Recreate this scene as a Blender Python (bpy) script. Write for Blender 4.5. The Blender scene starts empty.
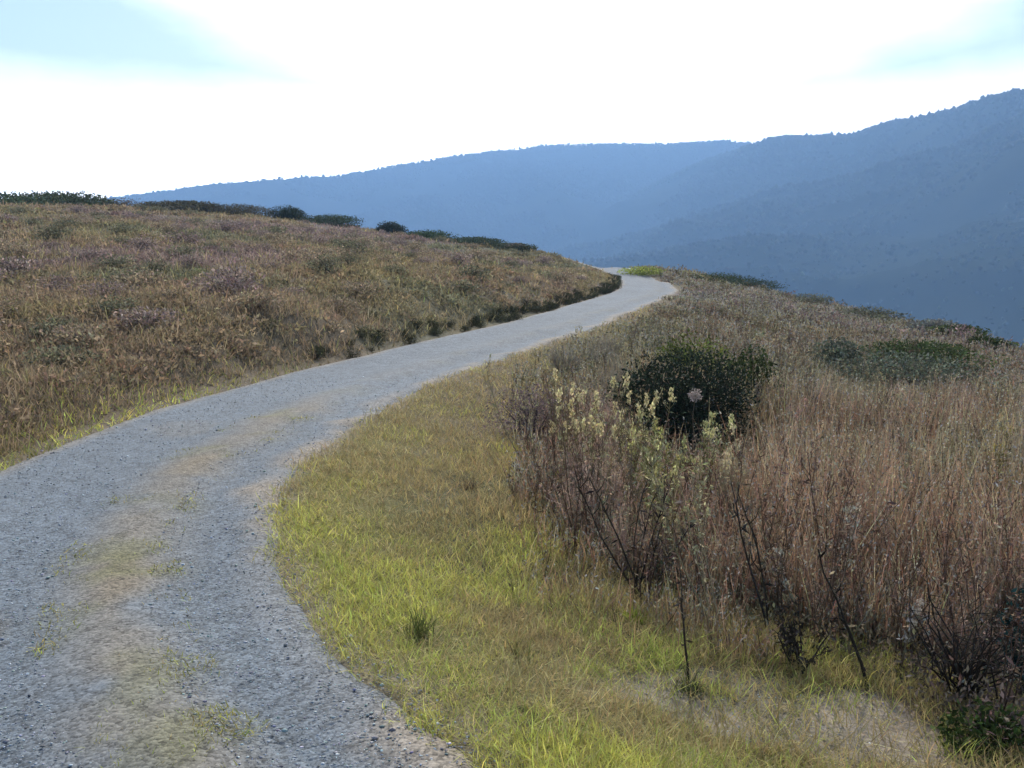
import bpy, math, random
import numpy as np

rng = np.random.default_rng(7)
random.seed(7)
scene = bpy.context.scene
COL = scene.collection
R = math.radians

# ------------------------------------------------------------------ camera
W, H = 1024.0, 768.0
F = 512.0 / math.tan(R(27.5))
HOR = 205.0                                   # image row of eye level
PITCH = math.atan((384 - HOR) / F)
EYE = 1.65
cd = bpy.data.cameras.new('camera')
cd.sensor_width = 36.0
cd.lens = 18.0 / math.tan(R(27.5))
cd.clip_end = 30000.0
cd.clip_start = 0.05
cam = bpy.data.objects.new('camera', cd)
COL.objects.link(cam)
cam.location = (0, 0, EYE)
cam.rotation_euler = (math.pi / 2 - PITCH, 0, 0)
scene.camera = cam


def at(px, py, D):
    """world point seen at a pixel at the forward distance D"""
    u = (px - 512.0) / F
    v = (384.0 - py) / F
    dy = math.cos(PITCH) + v * math.sin(PITCH)
    dz = -math.sin(PITCH) + v * math.cos(PITCH)
    t = D / dy
    return (u * t, D, EYE + dz * t)


SLOPE = 0.0447


def on_plane(px, py):
    """point of the trail plane seen at a pixel"""
    u = (px - 512.0) / F
    v = (384.0 - py) / F
    dy = math.cos(PITCH) + v * math.sin(PITCH)
    dz = -math.sin(PITCH) + v * math.cos(PITCH)
    t = EYE / -(dz + SLOPE * dy)
    return (u * t, dy * t, EYE + dz * t)


# ------------------------------------------------------------------ noise
def hash2(ix, iy, s):
    h = (ix.astype(np.int64) * 374761393 + iy.astype(np.int64) * 668265263 + s * 1442695041) & 0x7FFFFFFF
    h = ((h ^ (h >> 13)) * 1274126177) & 0x7FFFFFFF
    h = h ^ (h >> 16)
    return (h % 100003) / 100003.0


def vnoise(x, y, scale, seed=0):
    x = np.asarray(x, float) / scale
    y = np.asarray(y, float) / scale
    x0 = np.floor(x); y0 = np.floor(y)
    fx = x - x0; fy = y - y0
    fx = fx * fx * (3 - 2 * fx); fy = fy * fy * (3 - 2 * fy)
    a = hash2(x0, y0, seed); b = hash2(x0 + 1, y0, seed)
    c = hash2(x0, y0 + 1, seed); d = hash2(x0 + 1, y0 + 1, seed)
    return (a * (1 - fx) + b * fx) * (1 - fy) + (c * (1 - fx) + d * fx) * fy


def fbm(x, y, scale, seed=0, octv=4):
    s = 0; a = 0.5; t = 0
    for o in range(octv):
        s = s + a * vnoise(x, y, scale / 2 ** o, seed + 17 * o)
        t += a; a *= 0.55
    return s / t


def sstep(a, b, x):
    t = np.clip((np.asarray(x, float) - a) / (b - a), 0, 1)
    return t * t * (3 - 2 * t)


# ------------------------------------------------------------------ terrain control
RIGHT_PX = [(520, 830), (460, 768), (398, 715), (330, 660), (285, 600), (265, 548), (264, 510), (289, 470), (340, 430),
            (400, 396), (460, 371), (540, 345), (600, 325), (640, 308), (677, 291)]
redge = [on_plane(*p)[:2] for p in RIGHT_PX]
redge = [(redge[0][0] + 1.6, -3.5), (redge[0][0] + 0.75, 0.2)] + redge[:1] + redge[1:]
redge += [(7.6, 47.0), (8.1, 55.0), (7.6, 63.0), (5.2, 73.0), (0.0, 84.0)]
redge = np.array(redge)


def resample(p, step):
    # Catmull-Rom then even spacing
    q = []
    n = len(p)
    for i in range(n - 1):
        p0 = p[max(i - 1, 0)]; p1 = p[i]; p2 = p[i + 1]; p3 = p[min(i + 2, n - 1)]
        for t in np.linspace(0, 1, 24, endpoint=False):
            q.append(0.5 * ((2 * p1) + (-p0 + p2) * t + (2 * p0 - 5 * p1 + 4 * p2 - p3) * t * t + (-p0 + 3 * p1 - 3 * p2 + p3) * t ** 3))
    q.append(p[-1]); q = np.array(q)
    s = np.concatenate([[0], np.cumsum(np.hypot(*np.diff(q, axis=0).T))])
    t = np.arange(0, s[-1], step)
    return np.stack([np.interp(t, s, q[:, 0]), np.interp(t, s, q[:, 1])], 1)


RE = resample(redge, 0.12)
_k = np.ones(9) / 9
RE[4:-4, 0] = np.convolve(RE[:, 0], _k, 'valid'); RE[4:-4, 1] = np.convolve(RE[:, 1], _k, 'valid')
tan = np.gradient(RE, axis=0); tan /= np.hypot(tan[:, 0], tan[:, 1])[:, None]
nleft = np.stack([-tan[:, 1], tan[:, 0]], 1)
WIDTH = 2.15 + 0.25 * sstep(20, 40, RE[:, 1])
CEN = RE + nleft * (WIDTH / 2)[:, None]
LE = RE + nleft * WIDTH[:, None]


def road_uv(x, y):
    """signed distance to the right of the trail's right edge (negative = on trail or left of it)"""
    x = np.atleast_1d(np.asarray(x, float)); y = np.atleast_1d(np.asarray(y, float))
    out = np.empty(len(x)); P = CEN[::3]; T = tan[::3]; HW = (WIDTH / 2)[::3]
    for s in range(0, len(x), 20000):
        xx = x[s:s + 20000]; yy = y[s:s + 20000]
        d2 = (xx[:, None] - P[:, 0]) ** 2 + (yy[:, None] - P[:, 1]) ** 2
        i = d2.argmin(1)
        dx = xx - P[i, 0]; dy = yy - P[i, 1]
        side = dx * T[i, 1] - dy * T[i, 0]          # + to the right
        d = np.sqrt(d2[np.arange(len(xx)), i])
        out[s:s + 20000] = np.sign(side) * d
    return out                                       # signed distance from the centre line


def plane_z(y):
    return -SLOPE * y


cp = []
for i in range(0, len(CEN), 14):
    if CEN[i, 1] < 40:
        for P in (RE, CEN, LE):
            cp.append((P[i, 0], P[i, 1], plane_z(P[i, 1])))
cp += [at(*p) for p in [
    # trail crest
    (640, 280, 50), (645, 271, 60), (610, 274, 58),
    # left slope
    (0, 440, 8.6), (100, 400, 9.6), (0, 380, 11.5), (120, 340, 13), (220, 360, 12.2), (0, 300, 18), (150, 300, 17.5), (300, 320, 15.5),
    (0, 250, 30), (150, 255, 29), (300, 270, 25), (420, 300, 21.5), (500, 295, 26), (540, 285, 33),
    (0, 203, 70), (75, 204, 72), (150, 209, 75), (220, 213, 77), (300, 220, 78), (400, 235, 78), (470, 243, 76), (520, 251, 72), (570, 268, 62), (590, 279, 52),
    (0, 222, 48), (150, 227, 48), (300, 238, 46), (420, 258, 44), (500, 268, 46),
    (-200, 200, 70), (-500, 195, 70), (-250, 300, 17), (-600, 300, 16), (-250, 420, 8.5),
    # right verge and brush
    (560, 500, 7.3), (480, 600, 4.85), (560, 690, 3.7), (700, 740, 3.45), (1024, 745, 3.65), (900, 700, 4.0), (700, 640, 4.5), (1024, 560, 7.0), (760, 560, 6.6),
    (560, 400, 12.1), (700, 470, 11), (1000, 480, 10), (1000, 420, 15), (1010, 376, 22), (1024, 360, 25), (760, 400, 16.5), (690, 322, 28),
    (800, 352, 24), (850, 330, 32), (740, 291, 50), (900, 345, 27), (870, 322, 38), (800, 306, 45), (690, 283, 55), (950, 338, 29),
    (1200, 400, 20), (1400, 500, 10), (1300, 740, 4.0),
]]
cp += [(0, -8, 0.36), (-8, -8, 0.9), (9, -8, -0.9), (-20, -15, 2.2), (20, -15, -3), (-18, 2, 1.3), (16, 2, -2.6), (-45, 0, 3.2), (30, 5, -6), (0, -30, 1.2), (-30, -30, 3), (28, -30, -5)]
cp = np.array(cp)
_sc = 20.0


def _U(d2):
    return np.where(d2 > 0, d2 * np.log(np.maximum(d2, 1e-12)), 0)


def tps_fit(P, lam):
    n = len(P); X = P[:, :2] / _sc
    d2 = ((X[:, None] - X[None]) ** 2).sum(-1)
    A = np.zeros((n + 3, n + 3)); A[:n, :n] = _U(d2) + lam * np.eye(n)
    A[:n, n] = 1; A[:n, n + 1:] = X; A[n, :n] = 1; A[n + 1:, :n] = X.T
    return np.linalg.solve(A, np.concatenate([P[:, 2], np.zeros(3)]))


TPW = tps_fit(cp, 2e-4)


def tps(x, y):
    x = np.asarray(x, float).ravel() / _sc; y = np.asarray(y, float).ravel() / _sc
    out = np.empty(len(x)); X = cp[:, :2] / _sc; n = len(X)
    for s in range(0, len(x), 20000):
        a = x[s:s + 20000]; b = y[s:s + 20000]
        d2 = (a[:, None] - X[:, 0]) ** 2 + (b[:, None] - X[:, 1]) ** 2
        out[s:s + 20000] = _U(d2) @ TPW[:n] + TPW[n] + TPW[n + 1] * a + TPW[n + 2] * b
    return out


def px_az(px):
    # azimuth of an image column at eye level
    return np.arctan((np.asarray(px, float) - 512) / F / (math.cos(PITCH) + math.tan(PITCH) * math.sin(PITCH)))


_RA = px_az([-4000, -600, 0, 150, 300, 400, 520, 570, 600, 640, 690, 740, 800, 870, 950, 1024, 1200, 4000])
_RR = np.array([55, 70, 74, 77, 80, 80, 76, 68, 62, 62, 60, 56, 48, 40, 32, 27, 24, 22], float)


def crest_r(az):
    return np.interp(az, np.concatenate([[-math.pi], _RA, [math.pi]]), np.concatenate([[40], _RR, [40]]))


# far hills: image rows of their skylines
E1 = np.array([(-1500, 200), (-300, 214), (0, 208), (60, 204), (100, 200), (150, 194), (200, 187), (240, 182), (280, 179), (340, 176), (400, 165), (450, 157), (500, 151), (550, 145),
               (600, 144), (660, 144), (720, 141), (760, 143), (850, 152), (1100, 165), (2500, 190)], float)
E2 = np.array([(100, 300), (300, 275), (450, 248), (560, 218), (640, 188), (700, 162), (745, 146), (765, 140), (790, 137), (850, 135), (880, 124), (920, 116), (950, 109), (980, 97),
               (1024, 87), (1100, 70), (1300, 85), (2500, 150)], float)


def elev(tab, az):
    a = px_az(tab[:, 0])
    t = (384 - tab[:, 1]) / F
    dy = math.cos(PITCH) + t * math.sin(PITCH); dz = -math.sin(PITCH) + t * math.cos(PITCH)
    hor = np.hypot(dy, (tab[:, 0] - 512) / F)
    return np.interp(az, a, dz / hor)


VALLEY = -230.0


def ridge_r(a):
    # the right ridge recedes towards the left
    return np.interp(a, [-.2, .08, .2, .32, .48, .7, 1.5], [3100, 3050, 2850, 2250, 1800, 1700, 1700]) + 60 * np.sin(a * 23)


def ridged(x, y, scale, seed):
    s = 0; a = 1; t = 0
    for o in range(4):
        n = 1 - np.abs(2 * vnoise(x, y, scale / 2 ** o, seed + o) - 1)
        s = s + a * n; t += a; a *= 0.5
    return s / t


def full_z(x, y):
    x = np.asarray(x, float).ravel(); y = np.asarray(y, float).ravel()
    r = np.hypot(x, y); az = np.arctan2(x, y)
    rc = crest_r(az)
    rr = np.minimum(r, rc)
    k = rr / np.maximum(r, 1e-6)
    z = tps(x * k, y * k)
    near = (r < 75) & (y > -4)
    if near.any():                                   # the trail bed is an even grade with gentle shoulders
        sv = np.abs(road_uv(x[near], y[near])); yn = y[near]
        k = sstep(2.3, 1.05, sv) * sstep(44, 34, yn)
        z[near] = z[near] * (1 - k) + (plane_z(yn) + .05 * (vnoise(x[near], yn, 2.5, 8) - .5)) * k
    d = np.maximum(r - rc, 0)
    z = z - 0.42 * (np.sqrt(d * d + 14.0 ** 2) - 14.0)
    floor = VALLEY + 25 * (fbm(x, y, 260, 5) - .5)
    z = np.where(r > rc, np.maximum(z, floor), z)
    far = r > 320
    if far.any():
        X = x[far]; Y = y[far]; rf = r[far]; af = az[far]
        # near right ridge
        r2 = ridge_r(af)
        zc2 = EYE + elev(E2, af) * r2
        t2 = np.clip((rf - 520) / (r2 - 520), 0, 1)
        # slanting spurs that run down to the left
        sp = ridged(X * 0.8 + Y * 0.6, (Y * 0.35 - X * 0.5) * .6, 380, 31) - .62
        h2 = VALLEY + (zc2 - VALLEY) * (t2 ** 0.95) + 120 * sp * np.sin(np.pi * np.clip(t2, 0, 1)) ** .8 + 85 * (ridged(X * .7 + Y * .5, (Y * .3 - X * .4) * .35, 130, 131) - .62) * np.sin(np.pi * np.clip(t2, 0, 1)) ** .8
        back = np.maximum(rf - r2, 0)
        h2 = np.where(rf > r2, zc2 - back * 0.3, h2)
        # far ridge
        r1 = 3300 + 250 * np.sin(af * 9 + 1)
        zc1 = EYE + elev(E1, af) * r1
        t1 = np.clip((rf - 1900) / (r1 - 1900), 0, 1)
        sp = ridged(X * 0.9 + Y * 0.3, Y * 0.4 - X * 0.3, 700, 77) - .62
        h1 = VALLEY + (zc1 - VALLEY) * t1 + 150 * sp * np.sin(np.pi * t1) ** .8
        back = np.maximum(rf - r1, 0)
        h1 = np.where(rf > r1, zc1 - back * 0.25, h1)
        zz = np.maximum(np.maximum(z[far], h2), h1)
        fade = sstep(320, 420, rf)
        z[far] = z[far] * (1 - fade) + zz * fade
    return z


def gz(x, y):
    """ground height near the camera, small roughness included, trail bed level"""
    x = np.atleast_1d(np.asarray(x, float)); y = np.atleast_1d(np.asarray(y, float))
    z = full_z(x, y)
    s = road_uv(x, y)
    off = np.clip((np.abs(s) - 1.1) / 0.9, 0, 1)
    bank = 0.16 * sstep(-1.25, -2.0, s) * sstep(3, 6, y) * sstep(60, 40, y)      # low cut bank on the uphill side
    rough = 0.10 * (fbm(x, y, 1.6, 3) - .5) + 0.035 * (fbm(x, y, .35, 9) - .5)
    return z + off * rough + bank


# ------------------------------------------------------------------ mesh helpers
def mesh_from(name, V, T, C=None, smooth=False):
    V = np.ascontiguousarray(V, dtype=np.float32); T = np.ascontiguousarray(T, dtype=np.int32)
    me = bpy.data.meshes.new(name)
    me.vertices.add(len(V)); me.vertices.foreach_set('co', V.ravel())
    k = T.shape[1]
    me.loops.add(T.size); me.loops.foreach_set('vertex_index', T.ravel())
    me.polygons.add(len(T))
    me.polygons.foreach_set('loop_start', np.arange(0, T.size, k, dtype=np.int32))
    me.polygons.foreach_set('loop_total', np.full(len(T), k, dtype=np.int32))
    if smooth:
        me.polygons.foreach_set('use_smooth', np.ones(len(T), dtype=bool))
    if C is not None:
        at_ = me.color_attributes.new('Col', 'FLOAT_COLOR', 'POINT')
        c4 = np.ones((len(V), 4), np.float32); c4[:, :3] = C
        at_.data.foreach_set('color', c4.ravel())
    me.update(calc_edges=True); me.validate()
    return me


def link(name, me, mat, parent=None, loc=None):
    o = bpy.data.objects.new(name, me)
    if mat is not None and not me.materials:
        me.materials.append(mat)
    COL.objects.link(o)
    if parent is not None:
        o.parent = parent
    if loc is not None:
        o.location = loc
    return o


def tag(o, label=None, cat=None, group=None, kind=None):
    if label: o['label'] = label
    if cat: o['category'] = cat
    if group: o['group'] = group
    if kind: o['kind'] = kind
    return o


class Acc:
    def __init__(self):
        self.V = []; self.T = []; self.C = []; self.n = 0

    def add(self, V, T, C):
        self.V.append(V); self.T.append(T + self.n); self.C.append(C); self.n += len(V)

    def mesh(self, name):
        return mesh_from(name, np.concatenate(self.V), np.concatenate(self.T), np.concatenate(self.C))

    def blades(self, base, dirv, side, length, width, bend, col, tipcol=None):
        """bent grass blades: 5 vertices, 3 triangles each"""
        n = len(base)
        L = length[:, None]; w = (side * width[:, None]) / 2
        mid = base + dirv * L * 0.55 + bend * L * 0.12
        tip = base + dirv * L * 0.95 + bend * L * 0.45
        V = np.stack([base - w, base + w, mid - w * .75, mid + w * .75, tip], 1).reshape(-1, 3)
        t = np.array([[0, 1, 3], [0, 3, 2], [2, 3, 4]])
        T = (np.arange(n)[:, None, None] * 5 + t[None]).reshape(-1, 3)
        if tipcol is None:
            tipcol = col
        C = np.stack([col, col, (col + tipcol) / 2, (col + tipcol) / 2, tipcol], 1).reshape(-1, 3)
        self.add(V, T, C)

    def leaves(self, pos, a, b, la, lb, col):
        """diamond leaves folded a little along the mid line"""
        n = len(pos)
        nn = np.cross(a, b)
        A = a * la[:, None]; B = b * lb[:, None]
        V = np.stack([pos - A, pos - B * 1. + nn * lb[:, None] * .35, pos + A, pos + B + nn * lb[:, None] * .35], 1).reshape(-1, 3)
        t = np.array([[0, 2, 1], [0, 3, 2]])
        T = (np.arange(n)[:, None, None] * 4 + t[None]).reshape(-1, 3)
        self.add(V, T, np.repeat(col, 4, 0))

    def tube(self, pts, radii, col, sides=4):
        pts = np.asarray(pts, float); n = len(pts)
        t = np.gradient(pts, axis=0); t /= np.linalg.norm(t, axis=1)[:, None] + 1e-9
        ref = np.array([0.31, 0.9, 0.17])
        u = np.cross(t, ref); u /= np.linalg.norm(u, axis=1)[:, None] + 1e-9
        v = np.cross(t, u)
        a = np.arange(sides) * 2 * math.pi / sides
        ring = (np.cos(a)[None, :, None] * u[:, None] + np.sin(a)[None, :, None] * v[:, None]) * np.asarray(radii)[:, None, None] + pts[:, None]
        V = ring.reshape(-1, 3)
        T = []
        for i in range(n - 1):
            for k in range(sides):
                p = i * sides + k; q = i * sides + (k + 1) % sides
                T.append((p, q, q + sides)); T.append((p, q + sides, p + sides))
        self.add(V, np.array(T), np.tile(np.asarray(col, float), (len(V), 1)))

    def sticks(self, base, tip, bow, rad, col):
        """many thin three-sided bent twigs (base, middle, tip)"""
        n = len(base)
        d = tip - base; d /= np.linalg.norm(d, axis=1)[:, None] + 1e-9
        ref = np.tile([0.3, 0.9, 0.2], (n, 1))
        u = np.cross(d, ref); u /= np.linalg.norm(u, axis=1)[:, None] + 1e-9
        v = np.cross(d, u)
        mid = (base + tip) / 2 + bow
        vs = []
        for P, f in ((base, 1.0), (mid, .75)):
            for k in range(3):
                an = k * 2 * math.pi / 3
                vs.append(P + (u * math.cos(an) + v * math.sin(an)) * (rad * f)[:, None])
        vs.append(tip)
        V = np.stack(vs, 1).reshape(-1, 3)
        t = []
        for k in range(3):
            q = (k + 1) % 3
            t += [(k, q, q + 3), (k, q + 3, k + 3), (k + 3, q + 3, 6)]
        T = (np.arange(n)[:, None, None] * 7 + np.array(t)[None]).reshape(-1, 3)
        self.add(V, T, np.repeat(col, 7, 0))


def unit(v):
    return v / (np.linalg.norm(v, axis=-1, keepdims=True) + 1e-9)


def rand_unit(n):
    return unit(rng.normal(size=(n, 3)))


def jitter(col, n, amt=.25, hue=.08):
    c = np.tile(np.asarray(col, float), (n, 1)) if np.ndim(col) == 1 else np.asarray(col, float)
    f = np.exp(rng.normal(0, amt, (n, 1)))
    return np.clip(c * f * np.exp(rng.normal(0, hue, (n, 3))), 0.002, .85)


# ------------------------------------------------------------------ materials
def nodes(mat):
    mat.use_nodes = True
    nt = mat.node_tree; nt.nodes.clear()
    out = nt.nodes.new('ShaderNodeOutputMaterial')
    return nt, out


def N(nt, typ, **kw):
    n = nt.nodes.new(typ)
    for k, v in kw.items():
        if k in n.inputs.keys() if hasattr(n.inputs, 'keys') else False:
            n.inputs[k].default_value = v
        else:
            setattr(n, k, v)
    return n


def leaf_mat(name, trans=.35, rough=.75, spec=.15):
    m = bpy.data.materials.new(name); nt, out = nodes(m)
    c = N(nt, 'ShaderNodeVertexColor', layer_name='Col')
    noise = N(nt, 'ShaderNodeTexNoise'); noise.inputs['Scale'].default_value = 9; noise.inputs['Detail'].default_value = 3
    geo = N(nt, 'ShaderNodeNewGeometry'); nt.links.new(geo.outputs['Position'], noise.inputs['Vector'])
    mp = N(nt, 'ShaderNodeMapRange'); mp.inputs[1].default_value = .3; mp.inputs[2].default_value = .7; mp.inputs[3].default_value = .8; mp.inputs[4].default_value = 1.2
    nt.links.new(noise.outputs['Fac'], mp.inputs[0])
    mul = N(nt, 'ShaderNodeVectorMath', operation='SCALE')
    nt.links.new(c.outputs['Color'], mul.inputs[0]); nt.links.new(mp.outputs[0], mul.inputs['Scale'])
    p = N(nt, 'ShaderNodeBsdfPrincipled'); p.inputs['Roughness'].default_value = rough
    p.inputs['Specular IOR Level'].default_value = spec
    nt.links.new(mul.outputs[0], p.inputs['Base Color'])
    if trans > 0:
        t = N(nt, 'ShaderNodeBsdfTranslucent'); nt.links.new(mul.outputs[0], t.inputs['Color'])
        mx = N(nt, 'ShaderNodeMixShader'); mx.inputs[0].default_value = trans
        nt.links.new(p.outputs[0], mx.inputs[1]); nt.links.new(t.outputs[0], mx.inputs[2])
        nt.links.new(mx.outputs[0], out.inputs['Surface'])
    else:
        nt.links.new(p.outputs[0], out.inputs['Surface'])
    return m


M_GRASS = leaf_mat('grass_blades', .4)
M_DRY = leaf_mat('dry_leaves', .48, .85, .08)
M_LEAF = leaf_mat('evergreen_leaves', .15, .8, .08)
M_STEM = leaf_mat('dry_stems', 0, .85, .1)
M_SEED = leaf_mat('seed_heads', .4, .9, .05)


def ground_mat():
    m = bpy.data.materials.new('soil_and_litter'); nt, out = nodes(m)
    c = N(nt, 'ShaderNodeVertexColor', layer_name='Col')
    tc = N(nt, 'ShaderNodeNewGeometry')
    n1 = N(nt, 'ShaderNodeTexNoise'); n1.inputs['Scale'].default_value = 6; n1.inputs['Detail'].default_value = 8; n1.inputs['Roughness'].default_value = .7
    n2 = N(nt, 'ShaderNodeTexNoise'); n2.inputs['Scale'].default_value = 45; n2.inputs['Detail'].default_value = 5
    for n in (n1, n2): nt.links.new(tc.outputs['Position'], n.inputs['Vector'])
    add = N(nt, 'ShaderNodeMath', operation='ADD'); nt.links.new(n1.outputs['Fac'], add.inputs[0]); nt.links.new(n2.outputs['Fac'], add.inputs[1])
    mp = N(nt, 'ShaderNodeMapRange'); mp.inputs[1].default_value = .7; mp.inputs[2].default_value = 1.3; mp.inputs[3].default_value = .6; mp.inputs[4].default_value = 1.35
    nt.links.new(add.outputs[0], mp.inputs[0])
    mul = N(nt, 'ShaderNodeVectorMath', operation='SCALE'); nt.links.new(c.outputs['Color'], mul.inputs[0]); nt.links.new(mp.outputs[0], mul.inputs['Scale'])
    p = N(nt, 'ShaderNodeBsdfPrincipled'); p.inputs['Roughness'].default_value = .95; p.inputs['Specular IOR Level'].default_value = .1
    nt.links.new(mul.outputs[0], p.inputs['Base Color'])
    b = N(nt, 'ShaderNodeBump'); b.inputs['Strength'].default_value = .5; b.inputs['Distance'].default_value = .03
    nt.links.new(add.outputs[0], b.inputs['Height']); nt.links.new(b.outputs[0], p.inputs['Normal'])
    nt.links.new(p.outputs[0], out.inputs['Surface'])
    return m


def hill_mat():
    m = bpy.data.materials.new('wooded_hillside'); nt, out = nodes(m)
    tc = N(nt, 'ShaderNodeNewGeometry')
    n1 = N(nt, 'ShaderNodeTexNoise'); n1.inputs['Scale'].default_value = .006; n1.inputs['Detail'].default_value = 8; n1.inputs['Roughness'].default_value = .65
    nt.links.new(tc.outputs['Position'], n1.inputs['Vector'])
    cr = N(nt, 'ShaderNodeValToRGB')
    cr.color_ramp.elements[0].position = .35; cr.color_ramp.elements[0].color = (.010, .016, .010, 1)
    cr.color_ramp.elements[1].position = .68; cr.color_ramp.elements[1].color = (.028, .032, .018, 1)
    nt.links.new(n1.outputs['Fac'], cr.inputs[0])
    p = N(nt, 'ShaderNodeBsdfPrincipled'); p.inputs['Roughness'].default_value = 1; p.inputs['Specular IOR Level'].default_value = 0
    nt.links.new(cr.outputs[0], p.inputs['Base Color'])
    nt.links.new(p.outputs[0], out.inputs['Surface'])
    return m


def gravel_mat():
    m = bpy.data.materials.new('trail_gravel'); nt, out = nodes(m)
    c = N(nt, 'ShaderNodeVertexColor', layer_name='Col')
    tc = N(nt, 'ShaderNodeNewGeometry')
    vo = N(nt, 'ShaderNodeTexVoronoi'); vo.inputs['Scale'].default_value = 62
    vo2 = N(nt, 'ShaderNodeTexVoronoi'); vo2.inputs['Scale'].default_value = 110
    n1 = N(nt, 'ShaderNodeTexNoise'); n1.inputs['Scale'].default_value = 7; n1.inputs['Detail'].default_value = 9; n1.inputs['Roughness'].default_value = .75
    for n in (vo, vo2, n1): nt.links.new(tc.outputs['Position'], n.inputs['Vector'])
    sep = N(nt, 'ShaderNodeSeparateColor'); nt.links.new(vo.outputs['Color'], sep.inputs[0])
    sep2 = N(nt, 'ShaderNodeSeparateColor'); nt.links.new(vo2.outputs['Color'], sep2.inputs[0])
    a = N(nt, 'ShaderNodeMath', operation='MULTIPLY_ADD'); a.inputs[1].default_value = .75; a.inputs[2].default_value = .28
    nt.links.new(sep.outputs[0], a.inputs[0])
    b = N(nt, 'ShaderNodeMath', operation='MULTIPLY_ADD'); b.inputs[1].default_value = .55
    nt.links.new(sep2.outputs[1], b.inputs[0]); nt.links.new(a.outputs[0], b.inputs[2])
    e = N(nt, 'ShaderNodeMath', operation='MULTIPLY_ADD'); e.inputs[1].default_value = 1.5; e.inputs[2].default_value = -.70
    nt.links.new(n1.outputs['Fac'], e.inputs[0])
    f = N(nt, 'ShaderNodeMath', operation='ADD'); nt.links.new(b.outputs[0], f.inputs[0]); nt.links.new(e.outputs[0], f.inputs[1])
    mul = N(nt, 'ShaderNodeVectorMath', operation='SCALE'); nt.links.new(c.outputs['Color'], mul.inputs[0]); nt.links.new(f.outputs[0], mul.inputs['Scale'])
    p = N(nt, 'ShaderNodeBsdfPrincipled'); p.inputs['Roughness'].default_value = .85; p.inputs['Specular IOR Level'].default_value = .2
    nt.links.new(mul.outputs[0], p.inputs['Base Color'])
    h = N(nt, 'ShaderNodeMath', operation='SUBTRACT'); h.inputs[0].default_value = 1; nt.links.new(vo.outputs['Distance'], h.inputs[1])
    bm = N(nt, 'ShaderNodeBump'); bm.inputs['Strength'].default_value = .35; bm.inputs['Distance'].default_value = .01
    nt.links.new(h.outputs[0], bm.inputs['Height']); nt.links.new(bm.outputs[0], p.inputs['Normal'])
    nt.links.new(p.outputs[0], out.inputs['Surface'])
    return m


M_GROUND = ground_mat(); M_HILL = hill_mat(); M_GRAVEL = gravel_mat()

# ------------------------------------------------------------------ colour zones (the plants' and soils' own colours)
SCRUB_A = np.array([.215, .172, .118])      # dry brown
SCRUB_B = np.array([.205, .178, .105])      # olive
SCRUB_C = np.array([.205, .16, .145])      # purplish grey brown
SCRUB_D = np.array([.15, .148, .096])      # grey green
GRASS_A = np.array([.49, .485, .125])       # yellow green
GRASS_B = np.array([.38, .43, .10])       # green
STRAW = np.array([.50, .435, .20])


def scrub_col(x, y):
    x = np.asarray(x); y = np.asarray(y)
    a = fbm(x, y, 7, 101)[:, None]; b = fbm(x, y, 9, 211)[:, None]; c = fbm(x, y, 5, 307)[:, None]
    col = SCRUB_A * (1 - sstep(.45, .6, a)) + SCRUB_B * sstep(.45, .6, a)
    k = sstep(.52, .64, b); col = col * (1 - k) + SCRUB_C * k
    k = sstep(.58, .68, c); col = col * (1 - k) + SCRUB_D * k
    return col


def polar_sheet(name, az, rad, zfun, colfun=None):
    A, RR_ = np.meshgrid(az, rad)
    x = (RR_ * np.sin(A)).ravel(); y = (RR_ * np.cos(A)).ravel()
    z = zfun(x, y)
    n, m = len(rad), len(az)
    i = np.arange(n - 1)[:, None] * m + np.arange(m - 1)[None]
    Q = np.stack([i, i + 1, i + m + 1, i + m], -1).reshape(-1, 4)[:, ::-1]
    C = colfun(x, y) if colfun else None
    return mesh_from(name, np.stack([x, y, z], 1), Q, C, True), x, y, z


def az_list(fine, coarse, half=36.0):
    return np.radians(np.concatenate([np.arange(-180, -half, coarse), np.arange(-half, half, fine), np.arange(half, 180, coarse), [180.0]]))


def ground_sheet_z(x, y):
    z = gz(x, y)
    s = road_uv(x, y)
    tren = sstep(1.22, .95, np.abs(s)) * (0.05 + 0.002 * np.clip(y, 0, 90)) * (y < 95)
    return z - tren


def ground_col(x, y):
    s = road_uv(x, y)
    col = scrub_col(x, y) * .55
    n = fbm(x, y, 1.3, 55)
    g = sstep(2.6, 1.2, s) * sstep(14, 5, y) * (s > 0) * (.5 + .5 * sstep(.35, .6, n))
    gc = np.array([.19, .18, .05])
    col = col * (1 - g[:, None] * .8) + gc * g[:, None] * .8
    # pale dirt shoulder along the trail
    sh = sstep(1.42, 1.12, np.abs(s) + .35 * (fbm(x, y, .5, 66) - .5)) * (y < 95) * np.where(s > 0, .9, .35)
    col = col * (1 - sh[:, None]) + np.array([.21, .18, .135]) * sh[:, None]
    # bare gravelly patch at the foot of the weeds
    px, py = BARE
    bp = .62 * sstep(1.15, .25, np.hypot((x - px) / .95, (y - py) / .42) + 1.8 * (fbm(x, y, .3, 67) - .5))
    col = col * (1 - bp[:, None]) + np.array([.30, .26, .215]) * bp[:, None]
    return col


BARE = at(800, 715, 3.75)[:2]
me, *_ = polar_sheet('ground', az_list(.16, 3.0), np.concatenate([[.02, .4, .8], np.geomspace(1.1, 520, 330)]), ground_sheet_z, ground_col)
tag(link('ground', me, M_GROUND), kind='structure')
me, *_ = polar_sheet('hills', az_list(.14, 2.0, 40), np.concatenate([np.geomspace(470, 3720, 240)]), lambda x, y: full_z(x, y) - 2.5 * (np.hypot(x, y) < 500))
tag(link('hills', me, M_HILL), kind='structure')

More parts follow.
